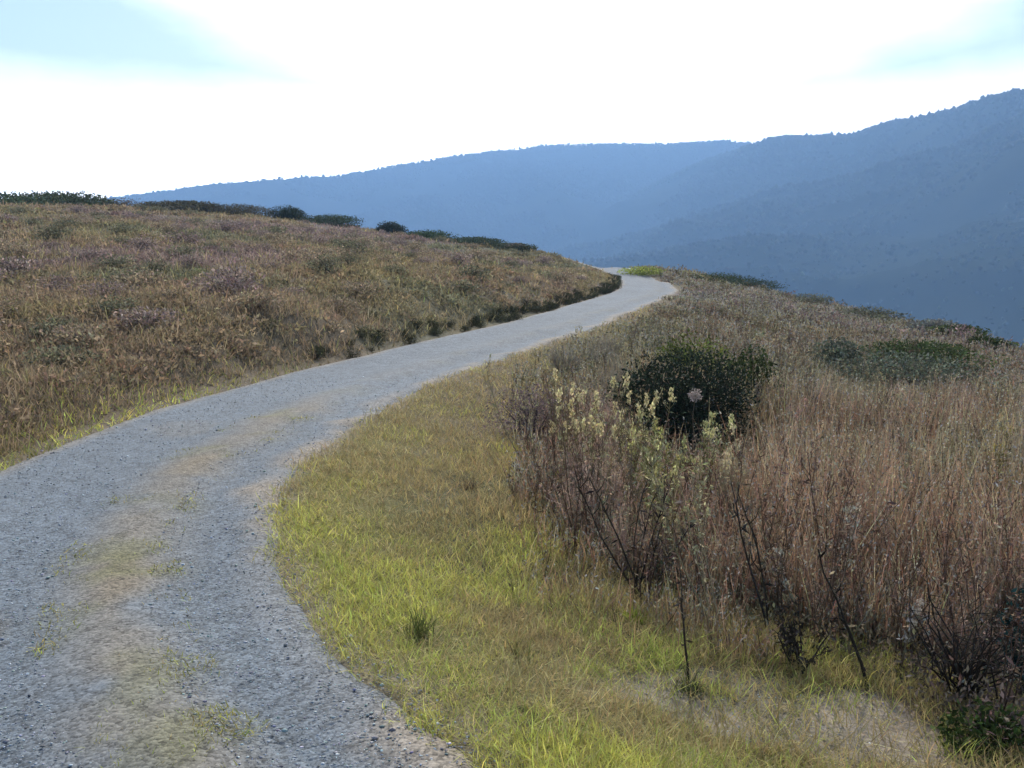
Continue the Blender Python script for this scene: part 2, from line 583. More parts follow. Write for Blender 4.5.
# ------------------------------------------------------------------ gravel trail
def build_trail():
    us = np.concatenate([[-.13], np.linspace(-.06, 1.06, 31), [1.13]])
    n = len(RE); m = len(us)
    edgeR = .26 * (fbm(RE[:, 0], RE[:, 1], .7, 41) - .5); edgeL = .10 * (fbm(LE[:, 0], LE[:, 1], .9, 43) - .5)
    w = (WIDTH)[:, None]
    off = us[None] * w + edgeR[:, None] * (1 - us[None]) + edgeL[:, None] * us[None]
    x = RE[:, 0][:, None] + nleft[:, 0][:, None] * off
    y = RE[:, 1][:, None] + nleft[:, 1][:, None] * off
    x, y = x.ravel(), y.ravel()
    z = full_z(x, y)
    U = np.tile(us, n)
    d = U * np.repeat(WIDTH, m)                     # metres from the right edge
    crown = .02 * np.exp(-((d - .76) / .22) ** 2) - .03 * np.exp(-((d - .38) / .2) ** 2) - .03 * np.exp(-((d - 1.4) / .3) ** 2)
    edge = -.10 * sstep(.0, -.10, U) - .10 * sstep(1.0, 1.10, U) 
    z = z + crown + edge * (1 + .03 * np.clip(y, 0, 90)) + .02 * (fbm(x, y, .6, 12) - .5) + .012
    grav = np.array([.110, .134, .160])
    tanc = np.array([.168, .136, .090]); olive = np.array([.118, .118, .055]); pale = np.array([.205, .178, .145])
    nz = fbm(x, y, .55, 21); n2 = fbm(x, y, .35, 23)
    c = np.tile(grav, (len(x), 1)) * (0.85 + .3 * fbm(x, y, 1.2, 27))[:, None]
    mid = np.exp(-((d - .74 + .2 * (nz - .5)) / .25) ** 2) * sstep(.22, .5, nz) * (.65 + .35 * sstep(.40, .58, fbm(x, y, .8, 35))) * (1 - .8 * sstep(8.5, 12, y))
    c = c * (1 - .88 * mid[:, None]) + tanc * .88 * mid[:, None]
    k = mid * sstep(.5, .62, n2); k = k * .85; c = c * (1 - k[:, None]) + olive * k[:, None]
    e = sstep(.30, .0, d + .5 * (nz - .5)) * (.25 + .75 * sstep(.35, .6, fbm(x, y, .8, 47)))
    c = c * (1 - e[:, None]) + pale * e[:, None]
    e = sstep(.16, .02, np.repeat(WIDTH, m) - d + .2 * (nz - .5)) * .6
    c = c * (1 - e[:, None]) + pale * e[:, None]
    k = sstep(.55, .7, fbm(x, y, 1.0, 29)) * .45 * (d > 1.2) * sstep(12, 6, y)
    c = c * (1 - k[:, None]) + tanc * k[:, None]
    i = np.arange(n - 1)[:, None] * m + np.arange(m - 1)[None]
    Q = np.stack([i, i + 1, i + m + 1, i + m], -1).reshape(-1, 4)[:, ::-1]
    me = mesh_from('gravel_road', np.stack([x, y, z], 1), Q, c, True)
    tag(link('gravel_road', me, M_GRAVEL), kind='structure')


build_trail()


def build_stones():
    n = 48000
    r = np.exp(rng.uniform(np.log(2.6), np.log(13), n)); az = rng.uniform(R(-34), R(32), n)
    x = r * np.sin(az); y = r * np.cos(az); s = road_uv(x, y)
    keep = (np.abs(s) < 1.25) | (rng.random(n) < .03) & (s > 0) & (s < 1.8)
    inb = (np.hypot((x - BARE[0]) / .75, (y - BARE[1]) / .36) < 1) & (rng.random(n) < .4)
    keep |= inb
    x, y, r = x[keep], y[keep], r[keep]; n = len(x)
    z = full_z(x, y) + .012
    z[inb[keep]] = gz(x[inb[keep]], y[inb[keep]])
    ico = np.array([(0, 0, 1), (1, 0, 0.1), (.3, .95, 0), (-.8, .6, .1), (-.8, -.6, 0), (.3, -.95, .1), (0, 0, -1)], float)
    f = np.array([(0, 1, 2), (0, 2, 3), (0, 3, 4), (0, 4, 5), (0, 5, 1), (6, 2, 1), (6, 3, 2), (6, 4, 3), (6, 5, 4), (6, 1, 5)])
    size = np.exp(rng.normal(np.log(.0028), .42, n)) * (1 + .05 * r)
    P = ico[None] * (1 + rng.normal(0, .22, (n, 7, 3)))
    P[:, :, 2] *= .6
    an = rng.uniform(0, 6.28, n); ca, sa = np.cos(an)[:, None], np.sin(an)[:, None]
    q = np.stack([P[:, :, 0] * ca - P[:, :, 1] * sa, P[:, :, 0] * sa + P[:, :, 1] * ca, P[:, :, 2]], -1) * size[:, None, None]
    V = q + np.stack([x, y, z], 1)[:, None]
    T = (np.arange(n)[:, None, None] * 7 + f[None]).reshape(-1, 3)
    c = jitter(np.array([.28, .30, .32]), n, .35, .07)
    me = mesh_from('loose_gravel', V.reshape(-1, 3), T, np.repeat(c, 7, 0))
    tag(link('loose_gravel', me, M_STEM), 'loose grey stones lying on the trail surface', 'gravel', kind='stuff')


build_stones()

# ------------------------------------------------------------------ grasses and ground cover (nobody could count them)
def scatter(n, r0, r1, a0, a1, p=1.0):
    r = np.exp(rng.uniform(np.log(r0), np.log(r1), n)); az = rng.uniform(R(a0), R(a1), n)
    return r * np.sin(az), r * np.cos(az), r


def blade_set(acc, x, y, z, r, length, width, col, lean=.35, tip=None):
    n = len(x)
    base = np.stack([x, y, z - .01], 1)
    d = unit(np.stack([rng.normal(0, lean, n), rng.normal(0, lean, n), np.ones(n)], 1))
    a = rng.uniform(0, 6.28, n)
    side = np.stack([np.cos(a), np.sin(a), np.zeros(n)], 1)
    bend = np.stack([rng.normal(0, .5, n), rng.normal(0, .5, n), -np.abs(rng.normal(0, .4, n))], 1)
    acc.blades(base, d, side, length, width, bend, col, tip)


def base_px(px, py):
    """ground point seen at a pixel (march along the ray)"""
    u = (px - 512.0) / F; v = (384.0 - py) / F
    dy = math.cos(PITCH) + v * math.sin(PITCH); dz = -math.sin(PITCH) + v * math.cos(PITCH)
    t = np.geomspace(1.5, 90, 3000)
    g = gz(u * t, dy * t)
    i = int(np.argmax(EYE + dz * t < g))
    return u * t[i], dy * t[i]


def verge_grass():
    acc = Acc()
    x, y, r = scatter(430000, 2.6, 30, -24, 34)
    s = road_uv(x, y)
    n1 = fbm(x, y, .9, 81); n2 = fbm(x, y, .35, 83)
    edge = 1.10 + .34 * (n2 - .5) + .3 * (n1 - .5)
    lim = 3.4 - .10 * np.clip(y - 5, 0, 18)
    dens = sstep(edge - .05, edge + .25, s) * sstep(lim + .8, lim - .3, s) * (.45 + .55 * sstep(.35, .55, n1))
    dens *= 1 - .75 * (np.hypot((x - BARE[0]) / .8, (y - BARE[1]) / .36) + 2.0 * (fbm(x, y, .3, 67) - .5) < .95)
    keep = rng.random(len(x)) < dens
    x, y, r, s, n1, n2 = [v[keep] for v in (x, y, r, s, n1, n2)]
    n = len(x)
    near = sstep(2.3, 1.2, s) * sstep(9, 4.5, y)
    k = sstep(.38, .64, n1 * .55 + near * .33 + .7 * (fbm(x, y, .55, 87) - .5) + rng.normal(0, .07, n) + .02)[:, None]
    col = (STRAW * np.array([.72, .66, .68])) * (1 - k) + GRASS_A * k
    k2 = sstep(.5, .7, n2 + rng.normal(0, .12, n))[:, None] * sstep(6.5, 4.2, y)[:, None]
    col = col * (1 - k2) + GRASS_B * k2
    col = jitter(col, n, .22, .06)
    tall = 1 + .9 * sstep(1.8, 3.2, s)
    L = rng.gamma(5, .0125, n) * tall * (1 + .01 * r)
    L = np.clip(L, .02, .2)
    blade_set(acc, x, y, gz(x, y), r, L, .0022 + .00048 * r, col, .6)
    # flattened dead straw between the green blades
    x, y, r = scatter(130000, 2.6, 22, -24, 34); s = road_uv(x, y)
    keep = (s > 1.12) & (s < 4.0) & (rng.random(len(x)) < .6 - .45 * (np.hypot((x - BARE[0]) / .8, (y - BARE[1]) / .38) < 1))
    x, y, r = x[keep], y[keep], r[keep]; n = len(x)
    blade_set(acc, x, y, gz(x, y) + .012, r, rng.uniform(.04, .16, n), .0016 + .0004 * r, jitter(STRAW * .75, n, .3, .06), 2.2)
    tag(link('verge_grass', acc.mesh('verge_grass'), M_GRASS), 'short yellow green grass on the verge right of the trail', 'grass', kind='stuff')

    acc = Acc()
    # thin grass line along the left edge, and sparse tufts on the trail's middle strip
    x, y, r = scatter(120000, 3, 45, -34, 14); s = road_uv(x, y)
    keep = (s < -1.04 - .12 * fbm(x, y, .5, 5)) & (s > -1.8 - .5 * sstep(12, 7, y)) & (rng.random(len(x)) < .8 * sstep(20, 9, y) + .2)
    x, y, r = x[keep], y[keep], r[keep]; n = len(x)
    k = (sstep(15, 9, y) * sstep(.2, .45, fbm(x, y, .8, 91)) * sstep(-2.3, -1.5, s[keep]))[:, None]
    col = jitter(SCRUB_B * .9 * (1 - k) + GRASS_A * 1.05 * k, n, .2)
    blade_set(acc, x, y, gz(x, y), r, np.clip(rng.gamma(4, .02, n), .02, .2), .003 + .0008 * r, col, .5)
    x, y, r = scatter(60000, 2.6, 10, -34, 10); s = road_uv(x, y)
    dd = (WIDTH[0] / 2) - s * 1.0
    keep = (np.abs(dd - .76) < .34) & (rng.random(len(x)) < .9 * sstep(.46, .62, fbm(x, y, .35, 23))) & (y < 9.5)
    x, y, r = x[keep], y[keep], r[keep]; n = len(x)
    blade_set(acc, x, y, full_z(x, y) + .02, r, rng.uniform(.012, .05, n), .003 + .0004 * r, jitter(np.where(rng.random((n, 1)) < .45, STRAW * .6, GRASS_A * .7), n, .3), 1.0)
    tag(link('trail_grass', acc.mesh('trail_grass'), M_GRASS), 'thin grass along the left edge and middle strip of the trail', 'grass', kind='stuff')


verge_grass()


def leaf_cloud(acc, cx, cy, cz, rad, hgt, nl, size, col, flat=1.0):
    """many small clumps at once: nl leaves each in a dome"""
    n = len(cx); N_ = n * nl
    d = rand_unit(N_); d[:, 2] = np.abs(d[:, 2])
    q = rng.uniform(.35, 1.0, N_) ** .6
    R_ = np.repeat(rad, nl) * q; Hh = np.repeat(hgt, nl) * q
    lump = 1 + .3 * np.sin(d[:, 0] * 5 + np.repeat(rng.uniform(0, 6, n), nl)) * np.cos(d[:, 1] * 4)
    P = np.stack([np.repeat(cx, nl) + d[:, 0] * R_ * lump, np.repeat(cy, nl) + d[:, 1] * R_ * lump, np.repeat(cz, nl) + d[:, 2] * Hh * lump], 1)
    a = unit(d * np.array([.6, .6, 1.]) + rng.normal(0, .7, (N_, 3)))
    b = unit(np.cross(a, rand_unit(N_)))
    s = np.repeat(size, nl) * rng.uniform(.6, 1.4, N_)
    c = jitter(np.repeat(col, nl, 0), N_, .18, .04)
    acc.leaves(P, a, b, s, s * .42, c)


def slope_cover():
    acc = Acc()
    # tufts of dry grass and twigs
    x, y, r = scatter(330000, 4.2, 100, -38, 12); s = road_uv(x, y)
    keep = (s < -1.35) & (r < crest_r(np.arctan2(x, y)) + 12) & (rng.random(len(x)) < .45 + .55 * sstep(.35, .6, fbm(x, y, 1.2, 71)))
    x, y, r, s = x[keep], y[keep], r[keep], s[keep]; n = len(x)
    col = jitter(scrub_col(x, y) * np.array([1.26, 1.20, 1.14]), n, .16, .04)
    st = (rng.random(n) < .12)[:, None]; col = np.where(st, jitter(STRAW * .6, n, .2), col)
    L = np.clip(rng.gamma(4, .035, n), .04, .38) * (1 + .006 * r)
    blade_set(acc, x, y, gz(x, y), r, L, .0028 + .00085 * r, col, .45)
    # low leafy clumps
    x, y, r = scatter(9500, 5, 96, -38, 12); s = road_uv(x, y)
    n1 = fbm(x, y, 3.2, 73)
    keep = (s < -1.7) & (r < crest_r(np.arctan2(x, y)) + 10) & (rng.random(len(x)) < .25 + .75 * sstep(.4, .6, n1))
    x, y, r = x[keep], y[keep], r[keep]; n = len(x)
    rad = rng.uniform(.12, .36, n) * (1 + .012 * r); hg = rad * rng.uniform(.3, .7, n)
    leaf_cloud(acc, x, y, gz(x, y) - .02, rad, hg, 60, .018 + .0011 * r, jitter(scrub_col(x, y) * np.array([1.13, 1.08, 1.03]), n, .14, .04))
    tag(link('slope_scrub', acc.mesh('slope_scrub'), M_DRY), 'brown dry grass and low scrub covering the slope left of the trail', 'scrub', kind='stuff')


slope_cover()


def brush_cover():
    acc = Acc()
    x, y, r = scatter(230000, 3.2, 75, 0, 40); s = road_uv(x, y)
    lim = np.clip(2.70 - .1 * np.clip(y - 4, 0, 40), 1.25, 3) + .1
    n1 = fbm(x, y, 1.1, 141)
    dens = sstep(lim - .3, lim + 1.5, s + 1.3 * (n1 - .5)) * (.2 + .8 * sstep(.35, .6, n1)) * sstep(3.7, 4.9, y)
    for bx, by_, rad in ((532, 440, .55), (690, 452, 1.0), (640, 600, .3), (690, 685, .4), (866, 690, .35), (772, 640, .3), (965, 700, .6), (1040, 690, .45), (905, 680, .3)):
        qx, qy = base_px(bx, by_)
        dens *= sstep(rad * .6, rad * 1.2, np.hypot(x - qx, y - qy))
    dens *= 1 - .9 * (np.hypot((x - BARE[0]) / .8, (y - BARE[1]) / .45) < 1)
    keep = (rng.random(len(x)) < dens) & (r < crest_r(np.arctan2(x, y)) + 10)
    x, y, r, s = x[keep], y[keep], r[keep], s[keep]; n = len(x)
    z = gz(x, y)
    h = np.clip(rng.gamma(7, .078, n), .12, 1.05) * (.35 + .65 * sstep(.2, 2.2, s - lim[keep])) * (.55 + .75 * fbm(x, y, .7, 171)) * (1 - .62 * sstep(11, 20, y))
    h = np.maximum(h, .12)
    h *= np.where((np.abs(x / y - .181) < .085) & (y > 7.5) & (y < 12), .55, 1.0)
    lean = rng.normal(0, .22, (n, 2)) * h[:, None]
    base = np.stack([x, y, z - .02], 1); tip = base + np.concatenate([lean, h[:, None]], 1)
    RED = np.array([.43, .295, .205]); TAN = np.array([.47, .405, .21]); GREY = np.array([.36, .325, .205]); DK = np.array([.13, .105, .07])
    a = fbm(x, y, 2.2, 151)[:, None]; b = fbm(x, y, 2.8, 161)[:, None]
    col = RED * (1 - .8 * sstep(.50, .66, a)) + TAN * .8 * sstep(.50, .66, a)
    k = .8 * sstep(.54, .66, b); col = col * (1 - k) + GREY * k
    u_ = rng.random(n)[:, None]; col = np.where(u_ < .2, DK, col); col = np.where(u_ > .80, np.array([.52, .45, .30]), col)
    col = jitter(col * 1.12, n, .22, .05)
    bow = rng.normal(0, .05, (n, 3)) * h[:, None]
    acc.sticks(base, tip, bow, .0017 + .00034 * r, col)
    # side twigs with curled dead leaves
    m = 5
    t = rng.uniform(.25, 1.0, (n, m)); sel = rng.random((n, m)) < .8
    P = (base[:, None] + (tip - base)[:, None] * t[..., None])[sel]
    cc = np.repeat(col[:, None], m, 1)[sel]; rr = np.repeat(r[:, None], m, 1)[sel]
    k = len(P); an = rng.uniform(0, 6.28, k)
    dirv = unit(np.stack([np.cos(an), np.sin(an), rng.uniform(.3, 1.6, k)], 1))
    b_ = unit(np.cross(dirv, rand_unit(k)))
    ll = rng.uniform(.004, .012, k) + .0007 * rr
    acc.leaves(P + dirv * ll[:, None], dirv, b_, ll, ll * .26 + .0003 * rr, jitter(np.minimum(cc * .8, .26), k, .16, .04))
    # low litter and broad tufts under them
    x, y, r = scatter(5200, 4, 75, -4, 40); s = road_uv(x, y)
    lim = np.clip(2.70 - .1 * np.clip(y - 4, 0, 40), 1.25, 3) + .2
    keep = (s > lim + .4) & (r < crest_r(np.arctan2(x, y)) + 10)
    x, y, r = x[keep], y[keep], r[keep]; n = len(x)
    rad = rng.uniform(.10, .26, n) * (1 + .02 * r); hg = rad * rng.uniform(.6, 1.2, n)
    leaf_cloud(acc, x, y, gz(x, y) - .03, rad, hg, 46, .012 + .0012 * r, jitter(scrub_col(x, y) * .9, n, .25, .05))
    tag(link('dry_brush', acc.mesh('dry_brush'), M_DRY), 'thicket of dry brown weeds and twigs right of the trail', 'brush', kind='stuff')


brush_cover()


def forest():
    n = 75000
    az = rng.uniform(R(-30), R(32), n * 3); r = rng.uniform(700 ** 2, 3600 ** 2, n * 3) ** .5
    # always trees along the two crests
    m = 1500
    az[:m] = rng.uniform(R(-30), R(32), m); r[:m] = 3300 + 250 * np.sin(az[:m] * 9 + 1) + rng.uniform(-60, 20, m)
    m2 = 1100
    az[m:m + m2] = rng.uniform(R(9), R(31), m2); a2 = az[m:m + m2]
    r[m:m + m2] = ridge_r(a2) + rng.uniform(-45, 12, m2)
    x = r * np.sin(az); y = r * np.cos(az)
    keep = fbm(x, y, 240, 61) > .28 + .1 * (np.hypot(x, y) > 2300)
    keep[:m + m2] = rng.random(m + m2) < .8
    x, y = x[keep][:n], y[keep][:n]; n = len(x)
    z = full_z(x, y)
    s = np.clip(np.exp(rng.normal(np.log(3.6), .3, n)), 1.5, 5.4) * np.interp(np.hypot(x, y), [700, 1600], [.45, 1])
    P = np.array([(0, 0, 1.7), (.8, 0, .9), (.25, .8, 1.05), (-.7, .5, .8), (-.7, -.5, 1.1), (.25, -.8, .85), (.6, .3, .1), (-.5, .5, .0), (-.2, -.7, .1)], float)
    f = np.array([(0, 1, 2), (0, 2, 3), (0, 3, 4), (0, 4, 5), (0, 5, 1), (1, 6, 2), (2, 6, 7), (2, 7, 3), (3, 7, 4), (4, 7, 8), (4, 8, 5), (5, 8, 6), (5, 6, 1)])
    Q = P[None] * (1 + rng.normal(0, .16, (n, 9, 3))) * s[:, None, None]
    Q[:, :, 2] *= rng.uniform(.6, 1.1, n)[:, None]
    V = Q + np.stack([x, y, z - 1.0], 1)[:, None]
    T = (np.arange(n)[:, None, None] * 9 + f[None]).reshape(-1, 3)
    c = jitter(np.array([.020, .030, .016]), n, .3, .1)
    me = mesh_from('distant_forest', V.reshape(-1, 3), T, np.repeat(c, 9, 0))
    tag(link('distant_forest', me, M_STEM), 'hazy woods on the blue hills across the canyon', 'forest', kind='stuff')


forest()

# ------------------------------------------------------------------ shrubs
def shrub_meshes(w, d, h, col, leaf, nleaf, lobes=10, stemcol=(.06, .048, .036), fill=.5, lumpy=.35, vary=.18):
    """a lumpy dome of leaf faces and the limbs that carry it, in local coordinates"""
    acc = Acc(); st = Acc()
    cen = []
    for i in range(lobes):
        a = i * 2.399 + rng.uniform(-.4, .4); q = math.sqrt((i + .5) / lobes) * .68
        zz = (1 - q * q * .85) * rng.uniform(.62, .80) if i else .74
        cen.append((math.cos(a) * q * w / 2, math.sin(a) * q * d / 2, max(zz * h, .22 * h), rng.uniform(.22, .22 + lumpy * .5)))
    per = max(nleaf // lobes, 6)
    for (x, y, z, rad) in cen:
        dd = rand_unit(per); q = rng.uniform(.3, 1., per) ** .45
        P = np.array([x, y, z]) + dd * q[:, None] * np.array([w * rad, d * rad, h * rad * 1.0])
        P[:, 2] = np.where(P[:, 2] < .3 * h, rng.uniform(.0, .45, per) * h, P[:, 2])
        lo_ = rng.random(per) < fill; P[:, 2] = np.where(lo_, P[:, 2] * rng.uniform(.05, .9, per), P[:, 2])
        out = unit(P - np.array([0, 0, h * .25]))
        a = unit(out * .7 + rng.normal(0, .7, (per, 3))); b = unit(np.cross(a, rand_unit(per)))
        s = leaf * rng.uniform(.6, 1.4, per)
        acc.leaves(P, a, b, s, s * .5, jitter(np.asarray(col) * math.exp(rng.normal(0, vary)), per, .28, .06))
        p0 = np.array([rng.normal(0, .03 * w), rng.normal(0, .03 * d), -.05 * h])
        p1 = np.array([x * .5, y * .5, z * .45]) + rng.normal(0, .03, 3) * h
        st.tube([p0, p1, np.array([x, y, z])], [.022 * h + .004, .014 * h + .003, .004 * h + .001], stemcol, 5)
        for k in range(3):
            e = np.array([x, y, z]) + rand_unit(1)[0] * np.array([w, d, h]) * rad * .8
            e[2] = max(e[2], .1 * h)
            st.tube([p1 + (np.array([x, y, z]) - p1) * .5, e], [.007 * h + .001, .002 * h + .0006], stemcol, 4)
    return acc.mesh('foliage'), st.mesh('stem')


def plant(name, x, y, z=None, rot=0.0):
    o = bpy.data.objects.new(name, None)
    o.empty_display_size = .1
    if z is None:
        z = float(gz(x, y)[0])
    o.location = (x, y, z); o.rotation_euler = (0, 0, rot)
    COL.objects.link(o)
    return o


def copy_tree(o):
    c = o.copy(); COL.objects.link(c)
    for ch in list(o.children):
        k = ch.copy(); k.parent = c; COL.objects.link(k)
        for g in list(ch.children):
            j = g.copy(); j.parent = k; COL.objects.link(j)
    return c


def shrub(name, label, cat, px, D, w, h, col, leaf, nleaf, lobes=10, group=None, mat=None, **kw):
    x = at(px, 300, D)[0]
    o = tag(plant(name, x, D), label, cat, group)
    f, s = shrub_meshes(w, w * .9, h, col, leaf, nleaf, lobes, **kw)
    link('foliage', f, mat or M_LEAF, o); link('stem', s, M_STEM, o)
    return o


def az_x(px, D):
    return at(px, 300, D)[0]


DKGREEN = np.array([.020, .028, .016]); GREEN = np.array([.055, .075, .025]); GREYGR = np.array([.165, .185, .125]); YGREEN = np.array([.13, .15, .035])
shrub('evergreen_bush', 'large dark evergreen bush with a rounded crown among dry weeds right of the trail', 'bush', 690, 12.0, 1.66, 1.06, DKGREEN * 1.25, .022, 15000, 13, fill=.3, lumpy=.5, vary=.4)  # wide lobe tone spread paints lit clumps and dark gaps into the leaf colour
shrub('leafy_shrub', 'mid green leafy shrub just behind the right side of the large dark evergreen bush', 'shrub', 752, 14.5, .95, 1.05, GREEN, .03, 2400, 9)
shrub('leafy_shrub', 'yellow green shrub whose top shows just above the large dark evergreen bush', 'shrub', 690, 15.5, 1.3, .95, YGREEN, .03, 2600, 9)
shrub('mounded_shrub', 'wide low grey green shrub mounded in front of the greener one near the right skyline', 'shrub', 905, 19, 2.9, .62, GREYGR, .035, 4200, 16)
shrub('mounded_shrub', 'deep green mounded shrub behind the wide grey green one near the right skyline', 'shrub', 925, 22.5, 2.6, .66, GREEN * 1.3, .04, 4200, 14)
shrub('mounded_shrub', 'small grey green shrub left of the two mounded shrubs near the right skyline', 'shrub', 838, 20.5, 1.2, .7, GREYGR * .8, .035, 1800, 9)
shrub('mounded_shrub', 'bright yellow green low growth beside the trail where it crosses the crest', 'shrub', 642, 58, 2.6, .5, YGREEN * 2.2, .05, 1800, 10, mat=M_GRASS)
for px, D, w, h, c, lab in [
        (716, 57, 3.0, .75, GREEN * .55, 'flat dark shrub on the skyline just right of the trail crest'),
        (748, 54, 2.6, .95, DKGREEN * 1.5, 'dark shrub at the brow right of the trail crest, where the hill starts to drop'),
        (806, 46, 2.4, .7, SCRUB_D * .55, 'dull olive shrub on the right skyline halfway down the falling ridge'),
        (866, 38, 2.3, .75, SCRUB_D * .6, 'grey olive shrub on the right skyline above the mounded green shrubs'),
        (958, 30, 1.3, .42, GREEN * .6, 'dark green shrub on the right skyline above the deep green mounded shrub'),
        (992, 27.5, 1.0, .36, GREEN * .5, 'small dark shrub farthest right on the skyline'),
        (935, 31, 1.2, .6, np.array([.10, .10, .085]), 'small grey shrub on the right skyline left of a dark green one')]:
    shrub('skyline_shrub', lab, 'shrub', px, D, w * 1.3, h * .9, c * 2.0, .045, 3200, 14, 'shrubs on the right skyline').location.z -= .2 * h
for px, D, w, h, c, lab in [
        (14, 72, 9.5, 1.9, np.array([.045, .06, .03]), 'long dark green shrub on the left skyline at the edge of the frame'),
        (66, 73, 6.0, 1.65, np.array([.05, .06, .032]), 'second dark green shrub on the left skyline from the frame edge'),
        (118, 75, 4.4, 1.2, np.array([.075, .06, .042]), 'low brown shrub on the left skyline next to the dark green ones'),
        (184, 76, 4.8, 1.05, np.array([.06, .055, .035]), 'low dull shrub on the skyline under the left end of the far blue ridge'),
        (240, 77, 4.2, 1.05, np.array([.055, .05, .035]), 'low brown shrub on the skyline left of the round dark one'),
        (291, 78, 2.3, 1.25, np.array([.026, .034, .022]), 'round dark shrub standing highest on the middle of the left skyline'),
        (330, 78, 4.2, .9, np.array([.035, .048, .028]), 'wide dark green shrub on the skyline between two round dark ones'),
        (392, 78, 1.9, 1.2, np.array([.026, .032, .022]), 'small round dark shrub on the left slope skyline nearer the trail'),
        (428, 77, 3.0, .8, np.array([.04, .06, .028]), 'green shrub on the skyline just right of the small round dark one'),
        (474, 75, 3.4, .7, np.array([.04, .052, .03]), 'flat green shrub low on the skyline where the left slope falls to the trail'),
        (512, 73, 2.6, .6, np.array([.045, .052, .03]), 'last low dark shrub on the left skyline before the trail crest')]:
    shrub('skyline_shrub', lab, 'shrub', px, D, w * 1.3, h * 1.05, c * 1.9, .06 if w < 4.5 else .10, 6500 if w < 4.5 else 14000, 16, 'shrubs on the left skyline').location.z -= .25 * h


def scatter_shrubs(protos, spots, group):
    used = [False] * len(protos)
    for (k, x, y, sc, label) in spots:
        o = protos[k] if not used[k] else copy_tree(protos[k])
        used[k] = True
        o.location = (x, y, float(gz(x, y)[0])); o.rotation_euler = (0, 0, rng.uniform(0, 6.28)); o.scale = (sc, sc, sc * rng.uniform(.8, 1.1))
        o['label'] = label; o['group'] = group
    return used


def make_proto(name, cat, w, h, col, leaf, n, lobes, mat=None):
    o = tag(plant(name, 0, 0, 0), 'shrub', cat)
    f, s = shrub_meshes(w, w * .95, h, col, leaf, n, lobes, stemcol=(.09, .075, .055))
    link('foliage', f, mat or M_DRY, o); link('stem', s, M_STEM, o)
    return o


# scattered shrubs of the left slope
pr = []
kinds = [(SCRUB_A * 1.1, 'low brown shrub scattered over the dry slope left of the trail'),
         (SCRUB_D * 1.02, 'low grey green shrub scattered over the dry slope left of the trail'),
         (SCRUB_C * 1.02, 'low purplish brown shrub scattered over the dry slope left of the trail')]
for c, l in kinds:
    for v in range(3):
        pr.append(make_proto('slope_shrub', 'shrub', 1.0, [.38, .48, .32][v], c, .028, 900, 8))
by = {0: [], 1: [], 2: []}
x, y, r = scatter(900, 8, 76, -31, 8); s = road_uv(x, y)
cnt = 0; pts = []
for i in range(len(x)):
    if s[i] > -2.3 or r[i] > crest_r(math.atan2(x[i], y[i])) - 1: continue
    if any((x[i] - a) ** 2 + (y[i] - b) ** 2 < (.6 + .02 * r[i]) ** 2 for a, b in pts): continue
    pts.append((x[i], y[i])); k = int(rng.integers(0, 3)); v = int(rng.integers(0, 3))
    by[k].append((k * 3 + v, x[i], y[i], rng.uniform(.45, 1.0) * (1 + .008 * r[i]), kinds[k][1])); cnt += 1
    if cnt >= 170: break
for k, g in ((0, 'low brown shrubs on the left slope'), (1, 'low grey green shrubs on the left slope'), (2, 'low purplish shrubs on the left slope')):
    u = scatter_shrubs(pr, by[k], g)
    for j in range(3):
        if not u[k * 3 + j]:
            for ch in list(pr[k * 3 + j].children): bpy.data.objects.remove(ch)
            bpy.data.objects.remove(pr[k * 3 + j])

# dark plants hanging over the cut bank on the left edge of the trail
bp = [make_proto('bank_shrub', 'shrub', .7, .42, np.array([.068, .074, .036]) * (1, .85, .7)[v], .022, 800, 7, M_LEAF) for v in range(3)]
spots = []
for i in range(0, len(LE)):
    yy = LE[i, 1]
    if 14.5 < yy < 54 and rng.random() < .55:
        off = rng.uniform(.05, .6)
        spots.append((int(rng.integers(0, 3)), LE[i, 0] + nleft[i, 0] * off, yy + nleft[i, 1] * off, rng.uniform(.18, .52) * (1 + .006 * yy), 'dark leafy plant on the low bank along the left edge of the trail'))
scatter_shrubs(bp, spots, 'dark plants on the bank at the left trail edge')


